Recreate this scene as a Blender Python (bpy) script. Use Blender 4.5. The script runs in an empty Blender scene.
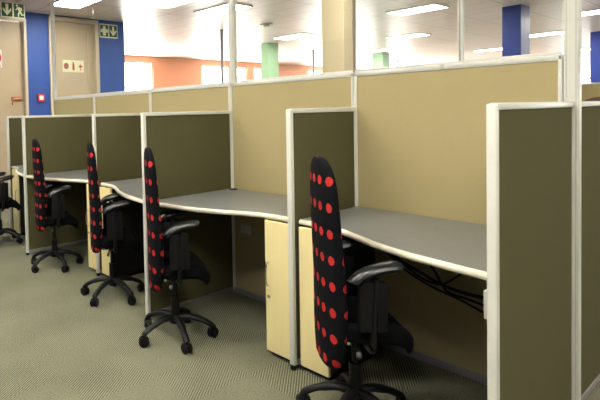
import bpy, bmesh, math, random
from mathutils import Vector, Matrix
random.seed(7)
PI = math.pi
S = bpy.context.scene
COL = S.collection

# ------------------------------------------------------------------ materials
def new_mat(name):
    m = bpy.data.materials.new(name); m.use_nodes = True
    nt = m.node_tree
    return m, nt, nt.nodes['Principled BSDF']

def N(nt, kind, **kw):
    n = nt.nodes.new(kind)
    for k, v in kw.items():
        setattr(n, k, v)
    return n

def L(nt, a, b):
    nt.links.new(a, b)

def math_node(nt, op, a, b=None, c=None):
    n = N(nt, 'ShaderNodeMath', operation=op)
    for i, v in enumerate((a, b, c)):
        if v is None: continue
        if isinstance(v, (int, float)): n.inputs[i].default_value = v
        else: L(nt, v, n.inputs[i])
    return n.outputs[0]

def mix_col(nt, fac, a, b):
    n = N(nt, 'ShaderNodeMix', data_type='RGBA')
    for s, v in ((0, fac), (6, a), (7, b)):
        if isinstance(v, (int, float)): n.inputs[s].default_value = v
        elif isinstance(v, tuple): n.inputs[s].default_value = (*v, 1) if len(v) == 3 else v
        else: L(nt, v, n.inputs[s])
    return n.outputs[2]

def plain(name, col, rough=.5, metal=0., noise=.06, scale=40., bump=0., spec=.5, coat=0.):
    m, nt, b = new_mat(name)
    tc = N(nt, 'ShaderNodeTexCoord')
    nz = N(nt, 'ShaderNodeTexNoise'); nz.inputs['Scale'].default_value = scale; nz.inputs['Detail'].default_value = 4
    L(nt, tc.outputs['Object'], nz.inputs['Vector'])
    lo = tuple(max(0, c*(1-noise)) for c in col); hi = tuple(min(1, c*(1+noise)) for c in col)
    L(nt, mix_col(nt, nz.outputs['Fac'], lo, hi), b.inputs['Base Color'])
    b.inputs['Roughness'].default_value = rough
    b.inputs['Metallic'].default_value = metal
    b.inputs['Specular IOR Level'].default_value = spec
    b.inputs['Coat Weight'].default_value = coat
    if bump:
        bp = N(nt, 'ShaderNodeBump'); bp.inputs['Strength'].default_value = bump; bp.inputs['Distance'].default_value = .002
        L(nt, nz.outputs['Fac'], bp.inputs['Height']); L(nt, bp.outputs[0], b.inputs['Normal'])
    return m

def fabric(name, col, var=.12):
    m, nt, b = new_mat(name)
    tc = N(nt, 'ShaderNodeTexCoord')
    fine = N(nt, 'ShaderNodeTexNoise'); fine.inputs['Scale'].default_value = 260; fine.inputs['Detail'].default_value = 2
    big = N(nt, 'ShaderNodeTexNoise'); big.inputs['Scale'].default_value = 5
    L(nt, tc.outputs['Object'], fine.inputs['Vector']); L(nt, tc.outputs['Object'], big.inputs['Vector'])
    f = math_node(nt, 'ADD', math_node(nt, 'MULTIPLY', fine.outputs['Fac'], .7), math_node(nt, 'MULTIPLY', big.outputs['Fac'], .3))
    lo = tuple(c*(1-var) for c in col); hi = tuple(min(1, c*(1+var)) for c in col)
    L(nt, mix_col(nt, f, lo, hi), b.inputs['Base Color'])
    b.inputs['Roughness'].default_value = .95; b.inputs['Specular IOR Level'].default_value = .1
    bp = N(nt, 'ShaderNodeBump'); bp.inputs['Strength'].default_value = .25; bp.inputs['Distance'].default_value = .001
    L(nt, fine.outputs['Fac'], bp.inputs['Height']); L(nt, bp.outputs[0], b.inputs['Normal'])
    return m

def polka():
    m, nt, b = new_mat('polka_dot_fabric')
    uv = N(nt, 'ShaderNodeUVMap'); uv.uv_map = 'UVMap'
    sp = N(nt, 'ShaderNodeSeparateXYZ'); L(nt, uv.outputs[0], sp.inputs[0])
    PX, PZ = .064, .097
    def grid(ox, oz):
        fx = math_node(nt, 'FRACT', math_node(nt, 'ADD', math_node(nt, 'DIVIDE', sp.outputs[0], PX), ox))
        fz = math_node(nt, 'FRACT', math_node(nt, 'ADD', math_node(nt, 'DIVIDE', sp.outputs[1], PZ), oz))
        dx = math_node(nt, 'MULTIPLY', math_node(nt, 'SUBTRACT', fx, .5), PX)
        dz = math_node(nt, 'MULTIPLY', math_node(nt, 'SUBTRACT', fz, .5), PZ)
        return math_node(nt, 'SQRT', math_node(nt, 'ADD', math_node(nt, 'MULTIPLY', dx, dx), math_node(nt, 'MULTIPLY', dz, dz)))
    d = grid(.5, .45)
    nz = N(nt, 'ShaderNodeTexNoise'); nz.inputs['Scale'].default_value = 30
    L(nt, uv.outputs[0], nz.inputs['Vector'])
    d = math_node(nt, 'ADD', d, math_node(nt, 'MULTIPLY', math_node(nt, 'SUBTRACT', nz.outputs['Fac'], .5), .006))
    dot = math_node(nt, 'SMOOTH_MIN', math_node(nt, 'LESS_THAN', d, .0172), 1.0, .0)
    L(nt, mix_col(nt, dot, (.004, .0045, .006), (.50, .030, .028)), b.inputs['Base Color'])
    b.inputs['Roughness'].default_value = .85; b.inputs['Specular IOR Level'].default_value = .12
    b.inputs['Sheen Weight'].default_value = .0; b.inputs['Sheen Roughness'].default_value = .4
    return m

def carpet():
    m, nt, b = new_mat('carpet_tiles')
    tc = N(nt, 'ShaderNodeTexCoord')
    sp = N(nt, 'ShaderNodeSeparateXYZ'); L(nt, tc.outputs['Object'], sp.inputs[0])
    X, Y = sp.outputs[0], sp.outputs[1]
    tx = math_node(nt, 'DIVIDE', math_node(nt, 'ADD', X, 1.03), .27)
    ty = math_node(nt, 'DIVIDE', math_node(nt, 'ADD', Y, 1.11), .357)
    par = math_node(nt, 'ADD', math_node(nt, 'FLOOR', tx), math_node(nt, 'FLOOR', ty))
    odd = math_node(nt, 'GREATER_THAN', math_node(nt, 'FRACT', math_node(nt, 'MULTIPLY', par, .5)), .25)
    ph = math_node(nt, 'ADD', math_node(nt, 'MULTIPLY', X, .823), math_node(nt, 'MULTIPLY', Y, .57))
    w = math_node(nt, 'SINE', math_node(nt, 'MULTIPLY', ph, 2*PI/.0115))
    ph2 = math_node(nt, 'SUBTRACT', math_node(nt, 'MULTIPLY', Y, .823), math_node(nt, 'MULTIPLY', X, .57))
    w2 = math_node(nt, 'SINE', math_node(nt, 'MULTIPLY', ph2, 2*PI/.012))
    rib = math_node(nt, 'MULTIPLY', w, odd)
    rib2 = math_node(nt, 'MULTIPLY', math_node(nt, 'MULTIPLY', w2, .12), math_node(nt, 'SUBTRACT', 1.0, odd))
    nz = N(nt, 'ShaderNodeTexNoise'); nz.inputs['Scale'].default_value = 120; nz.inputs['Detail'].default_value = 3
    big = N(nt, 'ShaderNodeTexNoise'); big.inputs['Scale'].default_value = 2.2
    L(nt, tc.outputs['Object'], nz.inputs['Vector']); L(nt, tc.outputs['Object'], big.inputs['Vector'])
    v = math_node(nt, 'ADD', math_node(nt, 'MULTIPLY', math_node(nt, 'ADD', rib, rib2), .42), .5)
    v = math_node(nt, 'ADD', v, math_node(nt, 'MULTIPLY', math_node(nt, 'SUBTRACT', nz.outputs['Fac'], .5), .9))
    v = math_node(nt, 'ADD', v, math_node(nt, 'MULTIPLY', math_node(nt, 'SUBTRACT', big.outputs['Fac'], .5), .5))
    v.node.use_clamp = True
    L(nt, mix_col(nt, v, (.062, .063, .039), (.305, .302, .205)), b.inputs['Base Color'])
    b.inputs['Roughness'].default_value = .95; b.inputs['Specular IOR Level'].default_value = .1
    bp = N(nt, 'ShaderNodeBump'); bp.inputs['Strength'].default_value = .5; bp.inputs['Distance'].default_value = .004
    L(nt, v, bp.inputs['Height']); L(nt, bp.outputs[0], b.inputs['Normal'])
    return m

def ceiling_mat():
    m, nt, b = new_mat('ceiling_tiles')
    tc = N(nt, 'ShaderNodeTexCoord')
    br = N(nt, 'ShaderNodeTexBrick', offset=0.0, squash=1.0)
    br.inputs['Scale'].default_value = 1.0
    br.inputs['Brick Width'].default_value = .75; br.inputs['Row Height'].default_value = .43
    br.inputs['Mortar Size'].default_value = .008
    br.inputs['Color1'].default_value = (.89, .755, .73, 1); br.inputs['Color2'].default_value = (.92, .79, .765, 1)
    br.inputs['Mortar'].default_value = (.50, .45, .42, 1)
    L(nt, tc.outputs['Object'], br.inputs['Vector'])
    nz = N(nt, 'ShaderNodeTexNoise'); nz.inputs['Scale'].default_value = 25; nz.inputs['Detail'].default_value = 5
    L(nt, tc.outputs['Object'], nz.inputs['Vector'])
    f = math_node(nt, 'MULTIPLY', nz.outputs['Fac'], .3)
    L(nt, mix_col(nt, f, br.outputs['Color'], (.76, .68, .65)), b.inputs['Base Color'])
    b.inputs['Roughness'].default_value = .42; b.inputs['Specular IOR Level'].default_value = .5
    return m

def emit(name, col, strength):
    m, nt, b = new_mat(name)
    b.inputs['Base Color'].default_value = (*col, 1)
    b.inputs['Emission Color'].default_value = (*col, 1)
    b.inputs['Emission Strength'].default_value = strength
    return m

def glass_mat():
    m, nt, b = new_mat('clear_glass')
    out = nt.nodes['Material Output']
    tr = N(nt, 'ShaderNodeBsdfTransparent'); tr.inputs[0].default_value = (.97, .985, .975, 1)
    gl = N(nt, 'ShaderNodeBsdfGlossy'); gl.inputs['Roughness'].default_value = .02
    lw = N(nt, 'ShaderNodeLayerWeight'); lw.inputs['Blend'].default_value = .5
    fr = N(nt, 'ShaderNodeMath', operation='MULTIPLY_ADD')
    L(nt, math_node(nt, 'POWER', lw.outputs['Facing'], 5.0), fr.inputs[0]); fr.inputs[1].default_value = .6; fr.inputs[2].default_value = .025
    mx = N(nt, 'ShaderNodeMixShader')
    L(nt, fr.outputs[0], mx.inputs[0]); L(nt, tr.outputs[0], mx.inputs[1]); L(nt, gl.outputs[0], mx.inputs[2])
    L(nt, mx.outputs[0], out.inputs['Surface'])
    return m

def wood(name, c1, c2):
    m, nt, b = new_mat(name)
    tc = N(nt, 'ShaderNodeTexCoord'); mp = N(nt, 'ShaderNodeMapping')
    mp.inputs['Scale'].default_value = (30, 30, 2.5)
    L(nt, tc.outputs['Object'], mp.inputs[0])
    nz = N(nt, 'ShaderNodeTexNoise'); nz.inputs['Scale'].default_value = 1.5; nz.inputs['Detail'].default_value = 5
    L(nt, mp.outputs[0], nz.inputs['Vector'])
    L(nt, mix_col(nt, nz.outputs['Fac'], c1, c2), b.inputs['Base Color'])
    b.inputs['Roughness'].default_value = .45
    return m

M = dict(
    tan=fabric('beige_fabric', (.465, .385, .195)),
    olive=fabric('olive_fabric', (.115, .106, .050)),
    silver=plain('silver_frame', (.72, .71, .63), .35, 0., .03, 8),
    kick=plain('grey_kick_rail', (.30, .28, .27), .4, .3, .03, 8),
    foot=plain('black_plastic', (.005, .005, .006), .45, 0, .1, 60, 0, .25),
    gloss=plain('glossy_black_plastic', (.008, .009, .010), .28, 0, .1, 60),
    seat=fabric('black_seat_fabric', (.004, .0045, .005)),
    grey=plain('grey_plastic', (.11, .11, .115), .4, 0, .1, 60),
    chrome=plain('chrome', (.7, .7, .7), .2, 1., .02, 20),
    desk=plain('grey_laminate', (.225, .232, .218), .32, 0, .10, 14, 0, .55),
    edge=plain('ivory_edge_band', (.84, .79, .62), .35, 0, .03, 12),
    maple=wood('maple_laminate', (.93, .76, .36), (.98, .86, .45)),
    dark=plain('dark_bronze', (.34, .26, .17), .35, .1, .05, 30),
    polka=polka(), carpet=carpet(), ceil=ceiling_mat(), glass=glass_mat(),
    blue=plain('blue_paint', (.030, .085, .34), .55, 0, .05, 10),
    bluecol=plain('deep_blue_paint', (.022, .050, .29), .45, 0, .05, 10),
    green=plain('green_paint', (.34, .54, .32), .5, 0, .04, 10),
    orange=plain('orange_paint', (.88, .36, .19), .55, 0, .04, 4),
    cream=plain('cream_paint', (.66, .55, .36), .6, 0, .04, 6),
    white=plain('white_paint', (.75, .73, .70), .6, 0, .03, 6),
    door=plain('tan_door_paint', (.52, .41, .27), .45, 0, .05, 7),
    dframe=plain('beige_door_frame', (.60, .50, .34), .4, 0, .03, 9),
    copper=plain('copper_metal', (.42, .17, .09), .3, .7, .08, 30),
    red=plain('red_plastic', (.55, .03, .03), .35, 0, .03, 30),
    plate=plain('pale_photoluminescent_plate', (.78, .76, .52), .5, 0, .03, 30),
    sgreen=plain('sign_green', (.01, .085, .03), .5, 0, .03, 30),
    sred=plain('sign_red', (.50, .09, .05), .5, 0, .03, 30),
    brown=plain('brown_leather', (.10, .05, .03), .4, 0, .1, 30),
    lamp=emit('lamp_diffuser', (1., .96, .86), 11.0),
    socket=plain('ivory_plastic', (.60, .57, .50), .4, 0, .03, 30),
    carcass=plain('dark_carcass_laminate', (.02, .018, .016), .5, 0, .05, 20),
    cable=plain('black_cable', (.012, .010, .010), .4, 0, .1, 60),
    pole=plain('mauve_pole', (.48, .40, .40), .4, .1, .05, 30),
)

# ------------------------------------------------------------------ mesh helpers
def add_box(bm, x0, x1, y0, y1, z0, z1, bev=0., seg=2):
    t = bmesh.new()
    bmesh.ops.create_cube(t, size=1)
    for v in t.verts:
        v.co = Vector(((x0+x1)/2 + v.co.x*(x1-x0), (y0+y1)/2 + v.co.y*(y1-y0), (z0+z1)/2 + v.co.z*(z1-z0)))
    if bev:
        bmesh.ops.bevel(t, geom=t.edges[:], offset=bev, segments=seg, profile=.6, affect='EDGES')
    merge(bm, t)

def merge(bm, t, mat=None):
    if mat is not None: bmesh.ops.transform(t, matrix=mat, verts=t.verts)
    me = bpy.data.meshes.new('tmp'); t.to_mesh(me); t.free()
    bm.from_mesh(me); bpy.data.meshes.remove(me)

def box(*a, **k):
    bm = bmesh.new(); add_box(bm, *a, **k); return bm

def add_cyl(bm, a, b, r, r2=None, seg=16, bev=0.):
    a, b = Vector(a), Vector(b); d = b-a
    t = bmesh.new()
    bmesh.ops.create_cone(t, cap_ends=True, segments=seg, radius1=r, radius2=r if r2 is None else r2, depth=d.length)
    if bev:
        caps = [e for f in t.faces if len(f.verts) > 4 for e in f.edges]
        bmesh.ops.bevel(t, geom=list(set(caps)), offset=bev, segments=2, affect='EDGES')
    q = Vector((0, 0, 1)).rotation_difference(d.normalized())
    merge(bm, t, Matrix.Translation((a+b)/2) @ q.to_matrix().to_4x4())

def add_tube(bm, pts, rad, seg=10):
    pts = [Vector(p) for p in pts]
    if not isinstance(rad, (list, tuple)): rad = [rad]*len(pts)
    rings = []; up = Vector((0, 0, 1))
    for i, p in enumerate(pts):
        d = (pts[min(i+1, len(pts)-1)] - pts[max(i-1, 0)]).normalized()
        ref = up if abs(d.z) < .9 else Vector((1, 0, 0))
        s = d.cross(ref).normalized(); u = s.cross(d)
        r = rad[i]; rx, ry = r if isinstance(r, tuple) else (r, r)
        rings.append([bm.verts.new(p + s*math.cos(2*PI*k/seg)*rx + u*math.sin(2*PI*k/seg)*ry) for k in range(seg)])
    for a, b in zip(rings, rings[1:]):
        for k in range(seg):
            bm.faces.new((a[k], a[(k+1) % seg], b[(k+1) % seg], b[k]))
    bm.faces.new(rings[0][::-1]); bm.faces.new(rings[-1])

def smooth_curve(pts, n=6):
    out = []; P = [Vector(p) for p in pts]
    for i in range(len(P)-1):
        p0, p1, p2, p3 = P[max(i-1, 0)], P[i], P[i+1], P[min(i+2, len(P)-1)]
        for k in range(n):
            t = k/n
            out.append(.5*((2*p1) + (p2-p0)*t + (2*p0-5*p1+4*p2-p3)*t*t + (3*p1-p0-3*p2+p3)*t**3))
    out.append(P[-1]); return out

def extrude_poly(bm, pts, axis, d0, d1, bev=0.):
    """pts: 2-D outline; axis: function (a,b,d)->3-D"""
    t = bmesh.new()
    v0 = [t.verts.new(axis(a, b, d0)) for a, b in pts]
    f = t.faces.new(v0)
    r = bmesh.ops.extrude_face_region(t, geom=[f])
    off = Vector(axis(0, 0, d1)) - Vector(axis(0, 0, d0))
    for v in r['geom']:
        if isinstance(v, bmesh.types.BMVert): v.co += off
    bmesh.ops.recalc_face_normals(t, faces=t.faces)
    if bev: bmesh.ops.bevel(t, geom=t.edges[:], offset=bev, segments=1, affect='EDGES')
    merge(bm, t)

def obj(name, bm, mat, parent=None, smooth=False, loc=None):
    bmesh.ops.recalc_face_normals(bm, faces=bm.faces)
    me = bpy.data.meshes.new(name); bm.to_mesh(me); bm.free()
    me.materials.append(mat)
    if smooth:
        for p in me.polygons: p.use_smooth = True
        try: me.set_sharp_from_angle(angle=math.radians(42))
        except Exception: pass
    o = bpy.data.objects.new(name, me); COL.objects.link(o)
    if parent: o.parent = parent
    if loc is not None: o.location = loc
    return o

def tag(o, label=None, cat=None, group=None, kind=None):
    if label: o['label'] = label
    if cat: o['category'] = cat
    if group: o['group'] = group
    if kind: o['kind'] = kind
    return o

def thing(name, label, cat, loc=(0, 0, 0), rot=0, group=None):
    o = bpy.data.objects.new(name, None); COL.objects.link(o)
    o.location = loc; o.rotation_euler = (0, 0, rot); o.empty_display_size = .1
    return tag(o, label, cat, group)

def copy_tree(o, parent=None):
    c = o.copy(); COL.objects.link(c)
    if parent: c.parent = parent
    for ch in list(o.children): copy_tree(ch, c)
    return c

def struct(name, bm, mat, parent=None, label=None, cat=None):
    o = obj(name, bm, mat, parent)
    if not parent: tag(o, label, cat, None, 'structure')
    return o

# ------------------------------------------------------------------ dimensions
SP = .9274                      # desk spacing along the row
HD, HS, HT = 1.25, 1.437, .72   # divider, back screen and worktop heights
HC = 2.7                        # ceiling
XW = -6.17                      # end wall with the doors
XO = -9.9                       # orange window wall
YB, YF, XR = 34.0, -7.0, 9.0
LEN = [.785, .567, .757, .565, .752, .552]

# ------------------------------------------------------------------ room shell
struct('floor', box(XO-.2, XR+.2, YF-.2, YB+.2, -.1, 0), M['carpet'], None, 'olive grey carpet tiles, some ribbed diagonally', 'floor')
struct('ceiling', box(XO-.2, XR+.2, YF-.2, YB+.2, HC, HC+.1), M['ceil'], None, 'pale pinkish tiled suspended ceiling', 'ceiling')

# end wall with two door openings (blue paint)
YE = 1.97
def wall_x(name, x0, x1, spans, zs, mat, label):
    """wall in an x = const plane with rectangular openings: spans = (y0, y1, z0, z1) holes"""
    bm = bmesh.new()
    y = zs[0]
    for (a, b, z0, z1) in spans:
        if a > y: add_box(bm, x0, x1, y, a, 0, HC)
        if z0 > 0: add_box(bm, x0, x1, a, b, 0, z0)
        if z1 < HC: add_box(bm, x0, x1, a, b, z1, HC)
        y = b
    if zs[1] > y: add_box(bm, x0, x1, y, zs[1], 0, HC)
    return struct(name, bm, mat, None, label, 'wall')

wall_x('wall_left', XW-.15, XW, [(-.52, .33, 0, 2.60), (.67, 1.49, 0, 2.68)], (YF, YE), M['blue'], 'blue wall with two tan doors at the far end of the aisle')
struct('wall_recess', box(XO, XW-.15, YE-.15, YE, 0, HC), M['white'], None, 'white return wall behind the blue corner', 'wall')

def door(name, y0, y1, z1, label, fr=.035):
    t = thing(name, label, 'door', (XW, (y0+y1)/2, 0)); t['kind'] = 'structure'
    h = (y1-y0)/2
    bm = bmesh.new()
    add_box(bm, -.10, .03, -h, -h+fr, 0, z1, .004); add_box(bm, -.10, .03, h-fr, h, 0, z1, .004)
    add_box(bm, -.10, .03, -h+fr, h-fr, z1-fr, z1, .004)
    obj('door_frame', bm, M['dframe'], t)
    bm = box(-.09, -.045, -h+fr+.003, h-fr-.003, .006, z1-fr-.004, bev=.003)
    p = obj('door_panel', bm, M['door'], t)
    return t, p, h
d1, p1, h1 = door('door_1', -.52, .33, 2.60, 'tan door with copper lever handle left of the blue strip', .04)
# lever handle on the left door
ly = .20 - (-.52+.33)/2
bm = bmesh.new()
add_box(bm, -.045, -.032, ly-.09, ly+.045, 1.46, 1.52, .004)
add_tube(bm, smooth_curve([(-.035, ly+.03, 1.49), (.02, ly+.03, 1.49), (.03, ly-.02, 1.485), (.03, ly-.09, 1.475), (.02, ly-.10, 1.40)]), .011, 8)
obj('handle', bm, M['copper'], p1, True)['label'] = 'copper lever handle'
d2, p2, h2 = door('door_2', .67, 1.49, 2.68, 'tan double height door with a three pictogram sign, between blue strips', .06)
obj('stile', box(-.045, -.037, h2-.17, h2-.155, .05, 2.5), M['dframe'], p2)

# orange wall with windows
WIN = [(4.15, 5.30), (6.97, 8.05), (8.32, 8.78), (9.10, 9.45), (11.75, 14.0), (14.5, 18.5)]
wall_x('wall_orange', XO-.2, XO, [(a, b, .9, 2.56) for a, b in WIN], (YE-.15, YB), M['orange'], 'orange wall with bright windows at the far left')
def window_x(i, a, b, x, label):
    t = thing('window_%d' % i, label, 'window', (x, (a+b)/2, .9)); t['kind'] = 'structure'
    h = (b-a)/2; bm = bmesh.new(); f = .045; H = 1.66
    add_box(bm, -.12, -.03, -h, -h+f, 0, H); add_box(bm, -.12, -.03, h-f, h, 0, H)
    add_box(bm, -.12, -.03, -h+f, h-f, 0, f); add_box(bm, -.12, -.03, -h+f, h-f, H-f, H)
    if b-a > .9: add_box(bm, -.11, -.04, h*.55-.02, h*.55+.02, f, H-f)
    obj('window_frame', bm, M['white'], t)
    obj('pane', box(-.08, -.074, -h+f, h-f, f, H-f), M['glass'], t)
for i, (a, b) in enumerate(WIN):
    window_x(i+1, a, b, XO, ['bright window beside the blue corner', 'wide bright window right of the first orange panel',
        'narrow bright window behind the tall post', 'narrow bright window left of the pale green column',
        'bright window behind the cream column', 'bright window near the far corner'][i])

# back wall with a band of windows, side and rear walls (rear ones are behind the camera)
BW = [(-9.4, -6.2), (-5.7, -2.5), (-2.0, 1.2), (1.7, 4.9), (5.4, 8.6)]
bm = bmesh.new(); x = XO
for a, b in BW:
    add_box(bm, x, a, YB, YB+.2, 0, HC); add_box(bm, a, b, YB, YB+.2, 0, .9); add_box(bm, a, b, YB, YB+.2, 2.56, HC); x = b
add_box(bm, x, XR, YB, YB+.2, 0, HC)
struct('wall_back', bm, M['white'], None, 'white far wall with a band of bright windows', 'wall')
for i, (a, b) in enumerate(BW):
    t = thing('window_%d' % (i+7), 'bright window in the far wall, number %d from the left' % (i+1), 'window', ((a+b)/2, YB, .9)); t['kind'] = 'structure'
    h = (b-a)/2; bm = bmesh.new(); f = .05; H = 1.66
    add_box(bm, -h, -h+f, .03, .12, 0, H); add_box(bm, h-f, h, .03, .12, 0, H); add_box(bm, -.02, .02, .04, .11, f, H-f)
    add_box(bm, -h+f, h-f, .03, .12, 0, f); add_box(bm, -h+f, h-f, .03, .12, H-f, H)
    obj('window_frame', bm, M['white'], t)
    obj('pane', box(-h+f, h-f, .074, .08, f, H-f), M['glass'], t)
struct('wall_right', box(XR, XR+.2, YF, YB, 0, HC), M['white'], None, 'white side wall of the office', 'wall')
struct('wall_front', box(XW, XR, YF-.2, YF, 0, HC), M['bluecol'], None, 'blue wall behind the viewer', 'wall')

# structural columns
def column(name, label, x0, x1, y0, y1, mat):
    o = obj(name, box(-(x1-x0)/2, (x1-x0)/2, -(y1-y0)/2, (y1-y0)/2, 0, HC, bev=.006), mat, None, False, ((x0+x1)/2, (y0+y1)/2, 0))
    tag(o, label, 'column', None, 'structure')
column('column', 'cream square column just behind the back screens', -2.36, -2.122, 1.75, 1.90, M['cream'])
column('column', 'deep blue square column behind the nearest desk glass', -2.35, -2.11, 6.2, 6.57, M['bluecol'])
column('column', 'pale green square column before the orange wall', -6.888, -6.674, 6.0, 6.33, M['green'])
column('column', 'distant pale green column further back', -6.85, -6.55, 10.4, 10.75, M['green'])
column('column', 'distant blue column at the right edge of the view', -2.39, -2.11, 11.0, 11.35, M['bluecol'])

# ------------------------------------------------------------------ ceiling lights
def lamp(x, y, label, sx=.74, sy=.45, group='ceiling light panels'):
    t = thing('ceiling_light', label, 'ceiling light', (x, y, HC), 0, group)
    bm = bmesh.new(); a, b, f = sx/2, sy/2, .018
    add_box(bm, -a, a, -b, -b+f, -.014, -.001); add_box(bm, -a, a, b-f, b, -.014, -.001)
    add_box(bm, -a, -a+f, -b+f, b-f, -.014, -.001); add_box(bm, a-f, a, -b+f, b-f, -.014, -.001)
    obj('frame', bm, M['white'], t)
    obj('diffuser', box(-a+f, a-f, -b+f, b-f, -.010, -.001), M['lamp'], t)
lamp(-5.2, .62, 'white light panel above the two tan doors')
lamp(-4.60, 2.62, 'white light panel crossed by the tall middle post')
lamp(-5.80, 5.75, 'white light panel just in front of the pale green column')
lamp(-3.13, 5.22, 'large white light panel seen right of the cream column')
lamp(-4.62, 7.9, 'white light panel second behind the large one above the middle screens')
lamp(-6.15, 9.75, 'white light panel in front of the distant green column')
lamp(-3.0, 10.35, 'white light strip right of the near blue column')
lamp(-4.75, 12.55, 'small white light strip left of the near blue column')
lamp(-1.55, 8.05, 'white light strip at the top right corner, right of the end post')
lamp(-3.3, 15.1, 'thin white light strip left of the distant blue column')
ADDED_LAMPS = [(-4.6, -1.7), (-3.1, -1.7), (-1.6, -1.7), (-.1, -1.7), (1.4, -1.7), (2.9, -1.7), (-2.4, -2.7), (-.1, -2.9), (-1.6, 1.2), (1.4, 1.2), (2.9, .3), (.4, 5.2)]  # unseen panels, added to brighten the desk row and aisle
for i, (x, y) in enumerate(ADDED_LAMPS):
    lamp(x, y, 'added white light panel overhead, outside the view', group='added overhead light panels')

# smoke detector / sprinkler on the ceiling
t = thing('smoke_detector', 'white round detector on ceiling above the pale green column', 'smoke detector', (-5.12, 4.15, HC))
bm = bmesh.new(); add_cyl(bm, (0, 0, -.022), (0, 0, -.001), .10, .11, 24); obj('base', bm, M['white'], t, True)
bm = bmesh.new(); add_cyl(bm, (0, 0, -.05), (0, 0, -.022), .045, .06, 24); obj('sensor', bm, M['white'], t, True)

# service poles
for (x, y), lb in zip(((-5.948, 3.906), (-7.044, 8.072), (-7.428, 12.808)),
        ('thin mauve service pole left of the tall middle post', 'thin grey service pole left of the cream column', 'thin distant service pole right of the distant green column')):
    t = thing('service_pole', lb, 'pole', (x, y, 0))
    bm = bmesh.new(); add_cyl(bm, (0, 0, .012), (0, 0, HC-.03), .030, seg=16); obj('shaft', bm, M['pole'], t, True)
    bm = bmesh.new(); add_cyl(bm, (0, 0, HC-.03), (0, 0, HC-.001), .042, seg=16); obj('collar', bm, M['pole'], t, True)
    bm = bmesh.new(); add_cyl(bm, (0, 0, 0), (0, 0, .012), .06, seg=16); obj('base', bm, M['pole'], t, True)

# ------------------------------------------------------------------ signs on the end wall
def sign_plate(t, y0, y1, z0, z1, thick=.006, mat=None):
    return obj('plate', box(0, thick, y0, y1, z0, z1, bev=.001, seg=1), mat or M['plate'], t)
AX = lambda a, b, d: (d, a, b)
def shape(t, name, pts, mat, d=.009, d0=.006):
    bm = bmesh.new(); extrude_poly(bm, pts, AX, d0, d); return obj(name, bm, mat, t)
def disc(cy, cz, r, n=20, ry=None):
    return [(cy+r*math.cos(2*PI*k/n), cz+(ry or r)*math.sin(2*PI*k/n)) for k in range(n)]
def arrow_down(cy, cz, w, h):
    return [(cy-w*.16, cz+h/2), (cy+w*.16, cz+h/2), (cy+w*.16, cz-h*.12), (cy+w*.42, cz+h*.16), (cy+w*.5, cz-h*.02),
            (cy, cz-h/2), (cy-w*.5, cz-h*.02), (cy-w*.42, cz+h*.16), (cy-w*.16, cz-h*.12)]

# hanging exit sign: green squares with arrow and running figure
XS = -5.64
t = thing('exit_sign', 'green exit sign with down arrow and running figure, hanging before the left door', 'sign', (XS, 0, 0))
sign_plate(t, -.21, .105, 2.495, 2.688)
shape(t, 'green_square', [(-.198, 2.507), (-.062, 2.507), (-.062, 2.676), (-.198, 2.676)], M['sgreen'], .008)
shape(t, 'green_square', [(-.040, 2.507), (.094, 2.507), (.094, 2.676), (-.040, 2.676)], M['sgreen'], .008)
shape(t, 'arrow', arrow_down(-.130, 2.592, .115, .145), M['plate'], .011, .008)
bm = bmesh.new()
yy, zz = .03, 2.592
extrude_poly(bm, disc(yy-.030, zz+.062, .014, 14), AX, .008, .011)
extrude_poly(bm, [(yy-.030, zz+.042), (yy+.006, zz+.046), (yy+.024, zz-.014), (yy-.004, zz-.020)], AX, .008, .0111)
extrude_poly(bm, [(yy-.002, zz-.012), (yy+.022, zz-.012), (yy+.040, zz-.046), (yy+.060, zz-.046), (yy+.060, zz-.058), (yy+.028, zz-.060)], AX, .008, .0112)
extrude_poly(bm, [(yy-.006, zz-.012), (yy+.014, zz-.020), (yy-.004, zz-.048), (yy-.006, zz-.080), (yy-.020, zz-.080), (yy-.022, zz-.044)], AX, .008, .0113)
extrude_poly(bm, [(yy+.002, zz+.044), (yy+.030, zz+.034), (yy+.040, zz+.004), (yy+.030, zz+.002), (yy+.020, zz+.024), (yy, zz+.028)], AX, .008, .0114)
extrude_poly(bm, [(yy-.030, zz+.040), (yy-.022, zz+.020), (yy-.034, zz+.006), (yy-.056, zz+.006), (yy-.056, zz+.014), (yy-.040, zz+.016)], AX, .008, .0115)
obj('running_figure', bm, M['plate'], t)
for y in (-.15, .05):
    bm = bmesh.new(); add_cyl(bm, (.003, y, 2.686), (.003, y, HC-.001), .004, seg=8); obj('hanger', bm, M['silver'], t)

# first aid / arrow sign on the blue wall right of door 2
t = thing('safety_sign', 'small green and white sign with cross and arrow on the blue corner wall', 'sign', (XW+.001, 0, 0))
y0, y1, z0, z1 = 1.52, 1.845, 2.43, 2.645
sign_plate(t, y0, y1, z0, z1)
ym = (y0+y1)/2
for a, b in ((y0+.012, ym-.010), (ym+.010, y1-.012)):
    shape(t, 'green_square', [(a, z0+.02), (b, z0+.02), (b, z1-.02), (a, z1-.02)], M['sgreen'], .008)
cy, cz, r, w = (y0+.012+ym-.010)/2, (z0+z1)/2, .062, .026
shape(t, 'cross', [(cy-w, cz+r*1.15), (cy+w, cz+r*1.15), (cy+w, cz+w), (cy+r, cz+w), (cy+r, cz-w), (cy+w, cz-w), (cy+w, cz-r*1.15),
                   (cy-w, cz-r*1.15), (cy-w, cz-w), (cy-r, cz-w), (cy-r, cz+w), (cy-w, cz+w)], M['plate'], .011, .008)
shape(t, 'arrow', arrow_down((ym+.010+y1-.012)/2, cz, .118, .15), M['plate'], .011, .008)

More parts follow.
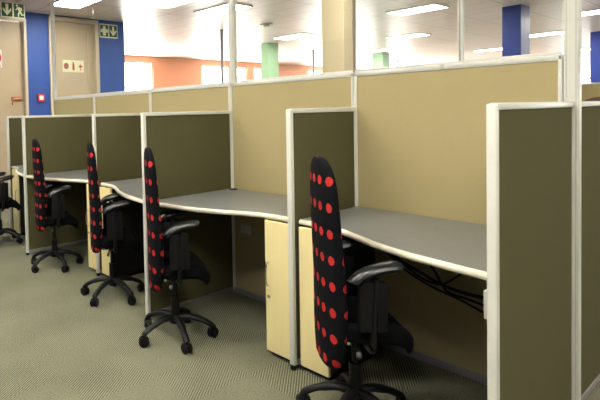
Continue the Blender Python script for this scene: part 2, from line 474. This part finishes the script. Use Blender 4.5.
# three pictogram plate on door 2
t = thing('fire_sign', 'cream plate with three red fire pictograms on the right tan door', 'sign', (XW-.045, 0, 0))
y0, y1, z0, z1 = .90, 1.255, 1.885, 2.065
sign_plate(t, y0, y1, z0, z1)
w = (y1-y0)/3; cz = (z0+z1)/2
bm = bmesh.new(); extrude_poly(bm, disc(y0+w*.5, cz, .040, 20, .048), AX, .006, .009); obj('hose_reel_symbol', bm, M['copper'], t)
bm = bmesh.new(); cy = y0+w*1.5
extrude_poly(bm, [(cy-.016, cz-.06), (cy+.016, cz-.06), (cy+.016, cz+.026), (cy+.006, cz+.042), (cy-.006, cz+.042), (cy-.016, cz+.026)], AX, .006, .009)
extrude_poly(bm, [(cy-.022, cz+.046), (cy+.012, cz+.042), (cy+.012, cz+.054), (cy-.022, cz+.060)], AX, .006, .0092)
obj('extinguisher_symbol', bm, M['sred'], t)
bm = bmesh.new(); cy = y0+w*2.5
extrude_poly(bm, [(cy-.030, cz), (cy+.004, cz+.040), (cy+.004, cz+.012), (cy+.032, cz+.012), (cy+.032, cz-.012), (cy+.004, cz-.012), (cy+.004, cz-.040)], AX, .006, .009)
extrude_poly(bm, [(cy-.008, cz-.060), (cy+.012, cz-.060), (cy+.012, cz-.044), (cy-.008, cz-.044)], AX, .006, .0092)
obj('arrow_symbol', bm, M['sred'], t)

# round prohibition sign on door 1 (half out of view)
t = thing('notice_sign', 'white notice with red ring on the left tan door', 'sign', (XW-.045, 0, 0))
sign_plate(t, -.21, -.005, 1.92, 2.16, mat=M['white'])
bm = bmesh.new(); ro = disc(-.105, 2.05, .09, 28); ri = disc(-.105, 2.05, .068, 28)
for k in range(28):
    j = (k+1) % 28
    extrude_poly(bm, [ro[k], ro[j], ri[j], ri[k]], AX, .006, .009)
extrude_poly(bm, [(-.165, 2.095), (-.152, 2.108), (-.045, 2.005), (-.058, 1.992)], AX, .006, .0092)
obj('ring', bm, M['red'], t)
shape(t, 'caption_bar', [(-.18, 1.93), (-.03, 1.93), (-.03, 1.95), (-.18, 1.95)], M['red'])

# fire call point
t = thing('fire_call_point', 'small red fire alarm call point on the blue strip between doors', 'alarm', (XW+.001, .515, 1.5))
obj('housing', box(0, .045, -.048, .048, -.055, .055, bev=.006), M['red'], t)
obj('glass_face', box(.045, .049, -.030, .030, -.032, .032, bev=.001), M['white'], t)

# ------------------------------------------------------------------ cubicle row
FT = .027                       # frame thickness
def divider(x, ylen, label, y_in=-.018, direction=-1, with_front=True):
    """panel along y from the back screen out to the aisle"""
    t = thing('desk_divider', label, 'divider', (x, 0, 0), 0, 'olive dividers between the desks')
    h = FT/2; yo = direction*ylen; ya, yb = sorted((y_in if direction < 0 else .022, yo))
    fy = yo + .022 if direction < 0 else yo - .022
    pa, pb = (fy, ya if direction > 0 else yb-.014) if direction < 0 else (ya+.014, fy)
    obj('fabric_panel', box(-h+.006, h-.006, min(pa, pb), max(pa, pb), .045, HD-.022), M['olive'], t)
    # front post: rounded aluminium extrusion with a groove
    bm = bmesh.new()
    add_box(bm, -h-.0015, h+.0015, *sorted((yo, yo+.016 if direction < 0 else yo-.016)), .022, HD-.002, .007, 3)
    add_box(bm, -h, h, *sorted((yo+.0165 if direction < 0 else yo-.0165, fy)), .022, HD-.004, .002)
    obj('end_post', bm, M['silver'], t, True)
    bm = bmesh.new()
    add_box(bm, -h, h, min(fy, pb if direction < 0 else pa), max(fy, pb if direction < 0 else pa), HD-.022, HD, .004)
    obj('top_rail', bm, M['silver'], t, True)
    obj('bottom_rail', box(-h, h, min(pa, pb), max(pa, pb), .02, .045, bev=.003), M['kick'], t, True)
    obj('wall_channel', box(-h, h, *( (yb-.014, yb) if direction < 0 else (ya, ya+.014)), .02, HD-.001, bev=.003), M['silver'], t, True)
    bm = bmesh.new()
    add_cyl(bm, (0, yo+direction*-.012, 0), (0, yo+direction*-.012, .022), .014, seg=12)
    obj('foot', bm, M['foot'], t, True)
    return t
DL = ['nearest olive divider with pale frame, at the right end of the row',
      'second olive divider from the right, left of the nearest chair with pedestals on both sides',
      'third olive divider from the right, its post beside the second chair',
      'fourth olive divider from the right, its post behind the third chair',
      'fifth olive divider from the right, left of the fourth chair',
      'olive divider at the far left end of the row']
for i in range(6):
    divider(-i*SP, LEN[i], DL[i])
divider(0, .80, 'olive divider behind the end post, running back from the nearest one', direction=1)

# back screens (spine), one per bay
SL = ['beige back screen behind the nearest desk', 'beige back screen behind the second desk from the right',
      'beige back screen behind the third desk', 'beige back screen behind the fourth desk', 'beige back screen behind the farthest desk, at the left end']
def back_screen(x0, x1, y, label, hs=HS, group='beige back screens along the row', clip=False):
    t = thing('back_screen', label, 'screen', ((x0+x1)/2, y, 0), 0, group)
    w = (x1-x0)/2 - .0015; f = .015
    obj('fabric_panel', box(-w+f, w-f, -.012, .012, .04, hs-.024), M['tan'], t)
    for s in (-1, 1):
        bm = bmesh.new()
        add_box(bm, *sorted((s*w, s*(w-f))), -.0175, .0175, .015, hs-.002, .003)
        add_box(bm, s*(w-.0065)-.0025, s*(w-.0065)+.0025, -.0185, .0185, .02, hs-.024)
        obj('side_rail', bm, M['silver'], t, True)
    bm = bmesh.new()
    add_box(bm, -w, w, -.0175, .0175, hs-.024, hs, .004)
    add_box(bm, -w+f, w-f, -.0195, .0195, hs-.016, hs-.010)
    obj('top_rail', bm, M['silver'], t, True)
    if clip: obj('rail_clip', box(-.010, .010, -.021, .021, hs-.024, hs+.001, bev=.002), M['socket'], t)
    obj('bottom_rail', box(-w, w, -.0175, .0175, .0, .04, bev=.003), M['kick'], t, True)
for i in range(5):
    back_screen(-(i+1)*SP, -i*SP - (.024 if i == 0 else 0), 0, SL[i], clip=(i == 0))

# tall posts to the ceiling
def tall_post(x, y, label, z0=0., sx=.05, sy=.045):
    t = thing('tall_post', label, 'post', (x, y, z0), 0, 'tall posts carrying the glass')
    z1 = HC - .002 - z0
    bm = bmesh.new()
    add_box(bm, -sx/2, sx/2, -sy/2, sy/2, .0, z1, .006, 3)
    obj('shaft', bm, M['silver'], t, True)
    bm = bmesh.new()
    for s in (-1, 1):
        add_box(bm, *sorted((s*(sx/2-.012), s*(sx/2-.008))), -sy/2-.0015, sy/2+.0015, .02, z1-.02)
    obj('groove', bm, M['socket'], t)
tall_post(.002, 0, 'thick pale post at the right end of the row, rising to the ceiling', 0., .050, .036)
tall_post(-2*SP+.020, 0, 'tall pale post in the middle of the row above the third divider', HS, .050, .034)
tall_post(-5*SP+.028, 0, 'tall pale post at the far left end of the row before the right tan door', HS, .052, .034)
t = thing('glass_mullion', 'slim pale upright between glass panes above the nearest screen', 'post', (-.401, 0, HS))
obj('shaft', box(-.009, .009, -.012, .012, 0, HC-.002-HS, bev=.002), M['silver'], t)
obj('gasket', box(-.003, .003, -.0135, .0135, .01, HC-.02-HS), M['kick'], t)
t = thing('glass_joint', 'thin bronze strip joining glass panes beside the cream column', 'post', (-SP-.004, 0, HS))
obj('strip', box(-.004, .004, -.010, .010, 0, HC-.002-HS), M['dark'], t)

GP = [(-.390, -.033, 'glass pane above the nearest screen, right of the slim upright'),
      (-SP+.002, -.412, 'glass pane above the nearest screen, between bronze strip and slim upright'),
      (-2*SP+.047, -SP-.010, 'glass pane above the second screen, between middle post and bronze strip'),
      (-3*SP+.001, -2*SP-.007, 'glass pane left of the middle post, above the third screen'),
      (-4*SP+.001, -3*SP-.001, 'glass pane above the fourth screen, before the blue corner'),
      (-5*SP+.056, -4*SP-.001, 'glass pane right of the far left post, before the right tan door')]
for a, b, lb in GP:
    t = thing('glass_screen', lb, 'glass screen', ((a+b)/2, 0, HS), 0, 'glass panes above the back screens')
    w = (b-a)/2
    obj('pane', box(-w, w, -.003, .003, .006, HC-HS-.004), M['glass'], t)
    obj('bead', box(-w, w, -.008, .008, .0005, .012, bev=.002), M['silver'], t)

# ------------------------------------------------------------------ worktops with a wavy edge
def wave(s):
    """depth of the desk, s = 0 at the shallow side and 1 at the deep side"""
    P = [(0, .520), (.10, .521), (.20, .530), (.30, .560), (.40, .604), (.50, .648), (.60, .681), (.70, .704), (.80, .718), (.90, .732), (1, .742)]
    for (a, p), (b, q) in zip(P, P[1:]):
        if s <= b:
            u = (s-a)/(b-a); return p + (q-p)*u
    return P[-1][1]
def worktop(i, label):
    x0, x1 = -(i+1)*SP + FT/2+.004, -i*SP - FT/2-.004
    shallow_left = (i % 2 == 0)
    t = thing('worktop', label, 'desk', ((x0+x1)/2, 0, HT), 0, 'wavy grey worktops along the row')
    cx = (x0+x1)/2; n = 40; TH = .025
    front = []
    for k in range(n+1):
        s = k/n; x = x0+(x1-x0)*s
        front.append((x-cx, -wave(s if shallow_left else 1-s)))
    r = .0125
    bm = bmesh.new()
    extrude_poly(bm, [(x0-cx, -.024), *[(x, y+r) for x, y in front], (x1-cx, -.024)], lambda a, b, d: (a, b, d), -TH, 0)
    obj('top', bm, M['desk'], t)
    bm = bmesh.new()
    add_tube(bm, [(x, y+r, -TH/2) for x, y in front], [(.0135, .0135)]*len(front), 12)
    obj('edge_band', bm, M['edge'], t, True)
    bm = bmesh.new()
    xx = (1 if shallow_left else -1)*((x1-x0)/2-.012)
    add_box(bm, xx-.010, xx+.010, -.42, -.06, -TH-.03, -TH-.0005)
    obj('bracket', bm, M['kick'], t)
    return t, cx, x0, x1
WL = ['nearest grey worktop with cream wavy edge, beside the closest polka dot chair',
      'second grey worktop, between the second and third dividers, with cable grommet',
      'third grey worktop, between third and fourth dividers', 'fourth grey worktop, beside the fourth chair',
      'farthest grey worktop at the left end of the row']
for i in range(5):
    t, cx, x0, x1 = worktop(i, WL[i])
    if i == 1:
        bm = bmesh.new(); add_cyl(bm, (x0-cx+.045, -.065, 0), (x0-cx+.045, -.065, .004), .028, seg=24)
        obj('grommet', bm, M['foot'], t, True)

# ------------------------------------------------------------------ pedestals beside the shallow dividers
def pedestal(xl, xr, label, handle_left, yf=-.535, depth=.40, top=.690):
    w = (xr-xl)/2
    t = thing('pedestal_cabinet', label, 'cabinet', ((xl+xr)/2, yf, 0), 0, 'maple pedestal cabinets under the desks')
    obj('body', box(-w, w, .019, depth, .03, top, bev=.002), M['carcass'], t)
    obj('plinth', box(-w+.01, w-.01, .03, depth-.02, 0, .03), M['foot'], t)
    d = obj('door', box(-w, w, 0, .017, .025, top, bev=.002), M['maple'], t)
    hx = (-w+.022) if handle_left else (w-.022)
    bm = bmesh.new(); zc = .42
    add_tube(bm, smooth_curve([(hx, 0, zc+.06), (hx, -.016, zc+.05), (hx, -.022, zc), (hx, -.016, zc-.05), (hx, 0, zc-.06)], 5), .004, 8)
    obj('handle', bm, M['chrome'], d, True)
    bm = bmesh.new(); add_cyl(bm, (hx, -.004, .305), (hx, .0, .305), .009, seg=14)
    obj('lock', bm, M['dark'], d, True)
    return t
PW = .155
for i, (la, lb) in {1: ('maple pedestal on the left side of the second divider post', 'maple pedestal partly behind the nearest polka dot chair'),
                    3: ('maple pedestal left of the third chair back', 'maple pedestal right of the third chair back'),
                    5: (None, 'maple pedestal at the far left end, behind the leftmost chair')}.items():
    yf = -LEN[i] + .03
    if la: pedestal(-i*SP-.027-PW, -i*SP-.027, la, True, yf)
    pedestal(-i*SP+.027, -i*SP+.027+PW, lb, False, yf)

# ------------------------------------------------------------------ small items below the desks
t = thing('power_socket', 'ivory double socket on the beige screen under the second desk', 'socket', (-1.735, -.0125, .455))
obj('plate', box(-.045, .045, -.006, .0, -.030, .030, bev=.002), M['socket'], t)
for dx in (-.022, .022):
    obj('outlet', box(dx-.015, dx+.015, -.010, -.006, -.020, .020, bev=.002), M['socket'], t)
t = thing('cable_clip', 'small ivory clip plate on the nearest divider just below the worktop', 'clip', (-.0080, -.722, .62))
obj('plate', box(-.030, .0, -.022, .022, -.045, .045, bev=.002), M['socket'], t)
CAB = [[(-.74, -.10, .60), (-.69, -.055, .50), (-.58, -.04, .45), (-.45, -.05, .41), (-.30, -.045, .40), (-.12, -.05, .43), (-.03, -.06, .47)],
       [(-.78, -.12, .62), (-.66, -.07, .47), (-.52, -.06, .40), (-.40, -.055, .37), (-.25, -.06, .33), (-.10, -.06, .30), (-.03, -.05, .31)],
       [(-.62, -.08, .655), (-.56, -.07, .56), (-.50, -.05, .47), (-.44, -.07, .40), (-.34, -.075, .385), (-.22, -.07, .37), (-.05, -.08, .38)],
       [(-.30, -.10, .655), (-.33, -.08, .56), (-.40, -.07, .47), (-.48, -.075, .42), (-.60, -.08, .46), (-.72, -.09, .57), (-.80, -.10, .655)]]
for k, c in enumerate(CAB):
    bm = bmesh.new(); add_tube(bm, smooth_curve(c, 7), .0055 if k else .008, 8)
    tag(obj('cable', bm, M['cable'], None, True), 'black cable in the tangle hanging under the nearest worktop', 'cable', 'cables under the nearest worktop')

# ------------------------------------------------------------------ task chairs
def make_backrest(dw=1.0):
    """high slim back: superellipse sections lofted up an S curve, UV in metres"""
    prof = [  # z, half width, half thickness, centre y (front is +y)
        (.252, .030, .012, -.112), (.260, .080, .024, -.112), (.280, .112, .032, -.111), (.32, .134, .033, -.110), (.40, .148, .037, -.108),
        (.50, .155, .038, -.106), (.60, .155, .035, -.109), (.70, .154, .032, -.115), (.80, .153, .030, -.120),
        (.88, .150, .028, -.124), (.95, .143, .026, -.127), (.99, .130, .024, -.129), (1.02, .110, .022, -.130), (1.042, .082, .018, -.131), (1.054, .050, .013, -.131), (1.058, .020, .007, -.131)]
    fine = []
    for i in range(len(prof)-1):
        a, b = prof[i], prof[i+1]
        n = 3
        for k in range(n):
            u = k/n; fine.append(tuple(a[j]+(b[j]-a[j])*u for j in range(4)))
    fine.append(prof[-1])
    n = 32; bm = bmesh.new(); uvl = bm.loops.layers.uv.new('UVMap')
    rings, us = [], []
    for z, w, th, cy in fine:
        w *= dw
        ring, u, acc, prev = [], [], 0., None
        for k in range(n):
            a = 2*PI*k/n - PI/2
            ca, sa = math.cos(a), math.sin(a); e = 2/2.7
            x = w*math.copysign(abs(ca)**e, ca)
            y = cy + th*math.copysign(abs(sa)**e, sa) + .55*x*x
            p = Vector((x, y, z))
            if prev is not None: acc += (p-prev).length
            prev = p; ring.append(bm.verts.new(p)); u.append(acc)
        tot = acc + (Vector(ring[0].co)-prev).length
        rings.append(ring); us.append((u, tot))
    for r in range(len(rings)-1):
        for k in range(n):
            j = (k+1) % n
            f = bm.faces.new((rings[r][k], rings[r][j], rings[r+1][j], rings[r+1][k]))
            def UV(rr, kk, last):
                u, tot = us[rr]
                uu = u[kk] if not last else tot
                # arc length from the middle of the rear face (k = 0); wrap to +- half so dots stay put up the back
                return (uu if uu <= tot/2 else uu - tot)
            ua = [UV(r, k, False), UV(r, j, j == 0), UV(r+1, j, j == 0), UV(r+1, k, False)]
            m = max(ua)
            if m - min(ua) > .15: ua = [v if v > 0 else v + us[r][1] for v in ua]
            zs = [fine[r][0], fine[r][0], fine[r+1][0], fine[r+1][0]]
            for lp, uu, z in zip(f.loops, ua, zs): lp[uvl].uv = (uu, z)
    for ring in (rings[0][::-1], rings[-1]):
        f = bm.faces.new(ring)
        for lp in f.loops: lp[uvl].uv = (0.3*.064, lp.vert.co.z)
    return bm

def add_cushion(bm, w, d, z0, z1, y0, drop):
    t = bmesh.new(); n = 12
    bmesh.ops.create_cube(t, size=1)
    bmesh.ops.subdivide_edges(t, edges=t.edges[:], cuts=8, use_grid_fill=True)
    for v in t.verts:
        x, y, z = v.co*2
        k = 1/max(1e-6, (abs(x)**5+abs(y)**5)**.2) if max(abs(x), abs(y)) > .98 else 1
        e = 1 - .10*abs(z)**3*(max(abs(x), abs(y)) > .7)
        X, Y = x*e*min(1, k*1.0 if k < 1 else 1), y*e*min(1, k if k < 1 else 1)
        Z = z0 + (z1-z0)*(z+1)/2
        if y > .3: Z -= drop*((y-.3)/.7)**2
        if z > 0: Z += .008*(abs(x)**2)
        v.co = Vector((X*w/2, y0 + Y*d/2, Z))
    merge(bm, t)

def make_chair(label, black_mat, back_mat, foot_mat, zs=1.0, cat='chair', group='polka dot task chairs', name='office_chair'):
    t = thing(name, label, cat, (0, 0, 0), 0, group)
    obj('backrest', make_backrest(), back_mat, t, True)
    bm = bmesh.new(); add_cushion(bm, .31, .28, .365, .435, .045, .045)
    obj('seat', bm, black_mat, t, True)
    bm = bmesh.new(); add_box(bm, -.085, .085, -.075, .085, .345, .378, .008); add_box(bm, -.10, .10, -.10, -.05, .352, .372, .006)
    obj('seat_mechanism', bm, foot_mat, t, True)
    bm = bmesh.new()
    add_tube(bm, smooth_curve([(0, -.05, .350), (0, -.085, .352), (0, -.105, .375), (0, -.098, .43)], 5), [(.028, .008)]*16, 10)
    obj('back_bar', bm, foot_mat, t, True)
    bm = bmesh.new(); add_tube(bm, smooth_curve([(.07, -.02, .352), (.12, -.03, .348), (.155, -.04, .335)], 4), .005, 8)
    lv = obj('lever', bm, foot_mat, t, True)
    bm = bmesh.new(); add_cyl(bm, (.148, -.038, .338), (.168, -.043, .330), .009, seg=12, bev=.003); obj('lever_tip', bm, M['grey'], lv, True)
    for x, y in ((.118, -.065), (.118, .01), (-.118, -.065), (-.118, .01)):
        bm = bmesh.new(); add_cyl(bm, (x-.004, y, .362), (x+.004, y, .362), .007, seg=10); obj('bolt', bm, M['chrome'], t, True)
    bm = bmesh.new(); add_cyl(bm, (0, 0, .10), (0, 0, .23), .024, seg=18); add_cyl(bm, (0, 0, .23), (0, 0, .35), .014, seg=16)
    obj('gas_column', bm, foot_mat, t, True)
    # arms
    for s in (-1, 1):
        bm = bmesh.new()
        add_tube(bm, smooth_curve([(s*.08, .005, .362), (s*.15, .005, .362), (s*.172, .005, .39), (s*.174, .007, .50), (s*.172, .012, .625)], 5),
                 [(.012, .026)]*21, 10)
        add_box(bm, s*.174-.016, s*.174+.016, -.045, .055, .43, .615, .008)
        a = obj('armrest', bm, foot_mat, t, True)
        bm = bmesh.new()
        add_tube(bm, smooth_curve([(s*.172, -.060, .602), (s*.172, -.050, .618), (s*.172, -.02, .640), (s*.170, .03, .656), (s*.168, .088, .664), (s*.167, .104, .657)], 4),
                 [(.014, .010)]+[(.032, .022)]*18+[(.028, .018), (.014, .008)], 12)
        obj('arm_pad', bm, M['gloss'] if foot_mat is M['foot'] else foot_mat, a, True)
    # star base
    bm = bmesh.new(); add_cyl(bm, (0, 0, .085), (0, 0, .128), .036, .030, 20, .004)
    for k in range(5):
        a = math.radians(90+72*k); c, s = math.cos(a), math.sin(a)
        add_tube(bm, smooth_curve([(c*.015, s*.015, .115), (c*.07, s*.07, .118), (c*.14, s*.14, .100), (c*.195, s*.195, .072), (c*.208, s*.208, .052)], 4),
                 [(.021, .017)]*8+[(.018, .014)]*9, 10)
    b = obj('base', bm, foot_mat, t, True)
    for k in range(5):
        a = math.radians(90+72*k); c, s = math.cos(a), math.sin(a)
        bm = bmesh.new(); px, py = c*.205, s*.205
        ta = a + 1.1 + k*.7; ux, uy = math.cos(ta), math.sin(ta)
        for q in (-1, 1):
            add_cyl(bm, (px+ux*.004*q, py+uy*.004*q, .028), (px+ux*.022*q, py+uy*.022*q, .028), .028, seg=18, bev=.005)
        add_cyl(bm, (px, py, .03), (px, py, .062), .007, seg=10)
        add_box(bm, px-.012, px+.012, py-.012, py+.012, .030, .047, .004)
        obj('caster', bm, foot_mat, b, True)
    return t

def place(t, x, y, az, label=None, star=0, bz=1.0):
    for ch in t.children:
        if ch.name.split('.')[0] == 'backrest': ch.scale.z = bz; ch.location.z = 1.058*(1-bz)
        if ch.name.split('.')[0] == 'base': ch.rotation_euler = (0, 0, math.radians(star-az))
    t.location = (x, y, 0); t.rotation_euler = (0, 0, math.radians(az-90))
    if label: t['label'] = label
proto = make_chair('nearest polka dot task chair, in front of the right desk', M['seat'], M['polka'], M['foot'])
place(proto, -.524, -.678, 51, None, -80, 1.02)
for x, y, az, st, bz, lb in [(-1.565, -.765, 59, -95, .965, 'second polka dot chair, beside the third divider post'),
                     (-2.325, -.70, 64, -140, .915, 'third polka dot chair, in front of two maple pedestals'),
                     (-3.232, -.70, 75, -75, .93, 'fourth polka dot chair, right of the fifth divider post'),
                     (-4.31, -.775, 82, -100, .95, 'leftmost polka dot chair, cut by the left edge of the view')]:
    place(copy_tree(proto), x, y, az, lb, st, bz)

# ------------------------------------------------------------------ row behind, seen past the end post
back_screen(-1.7, .75, 3.80, 'distant beige screen seen right of the end post', group='rear beige screen')
bc = make_chair('brown high back chair whose rounded top shows beyond the rear divider', M['brown'], M['brown'], M['foot'], group=None, name='executive_chair')
place(bc, -.56, 3.15, 100)
bc.scale = (1.22, 1.22, 1.22)

# ------------------------------------------------------------------ daylight
w = bpy.data.worlds.new('daylight'); S.world = w; w.use_nodes = True
bg = w.node_tree.nodes['Background']; bg.inputs[0].default_value = (1., .965, .955, 1); bg.inputs[1].default_value = 14.0
def portal(x, y, z, sx, sz, rot):
    l = bpy.data.lights.new('window_portal', 'AREA'); l.shape = 'RECTANGLE'; l.size = sx; l.size_y = sz
    l.cycles.is_portal = True
    o = bpy.data.objects.new('window_portal', l); COL.objects.link(o); o.location = (x, y, z); o.rotation_euler = rot
for a, b in WIN: portal(XO-.15, (a+b)/2, 1.73, 1.66, b-a, (0, -PI/2, 0))
for a, b in BW: portal((a+b)/2, YB+.16, 1.73, b-a, 1.66, (-PI/2, 0, 0))

# ------------------------------------------------------------------ camera
f, cx, cy, yaw, pitch, roll = 505.698, 159.007, 128.746, .925, -.0309, -.0242
CP = (.6083, -2.4861, 1.2437)
f, cx, cy, yaw, pitch, roll = (505.698155, 159.006775, 128.745584, 0.924971, -0.030932, -0.024197)
CP = (0.60832, -2.48613, 1.24375)
fwd = Vector((-math.sin(yaw)*math.cos(pitch), math.cos(yaw)*math.cos(pitch), math.sin(pitch)))
rt = fwd.cross(Vector((0, 0, 1))).normalized(); up = rt.cross(fwd)
r2 = rt*math.cos(roll) + up*math.sin(roll); u2 = -rt*math.sin(roll) + up*math.cos(roll)
cam = bpy.data.cameras.new('camera'); cam.sensor_fit = 'HORIZONTAL'; cam.sensor_width = 36
cam.lens = f/600*36; cam.shift_x = (300-cx)/600; cam.shift_y = (cy-200)/600
cam.clip_start = .05; cam.clip_end = 200
co = bpy.data.objects.new('camera', cam); COL.objects.link(co)
mw = Matrix.Identity(4)
for i in range(3):
    mw[i][0], mw[i][1], mw[i][2], mw[i][3] = r2[i], u2[i], -fwd[i], CP[i]
co.matrix_world = mw
S.camera = co

vs = S.view_settings
S.display_settings.display_device = 'sRGB'
vs.view_transform = 'Standard'; vs.look = 'None'; vs.exposure = 1.75; vs.gamma = 1.0; vs.use_curve_mapping = False
S.cycles.use_denoising = True
S.cycles.max_bounces = 8; S.cycles.diffuse_bounces = 2; S.cycles.transparent_max_bounces = 12
S.cycles.sample_clamp_indirect = 8
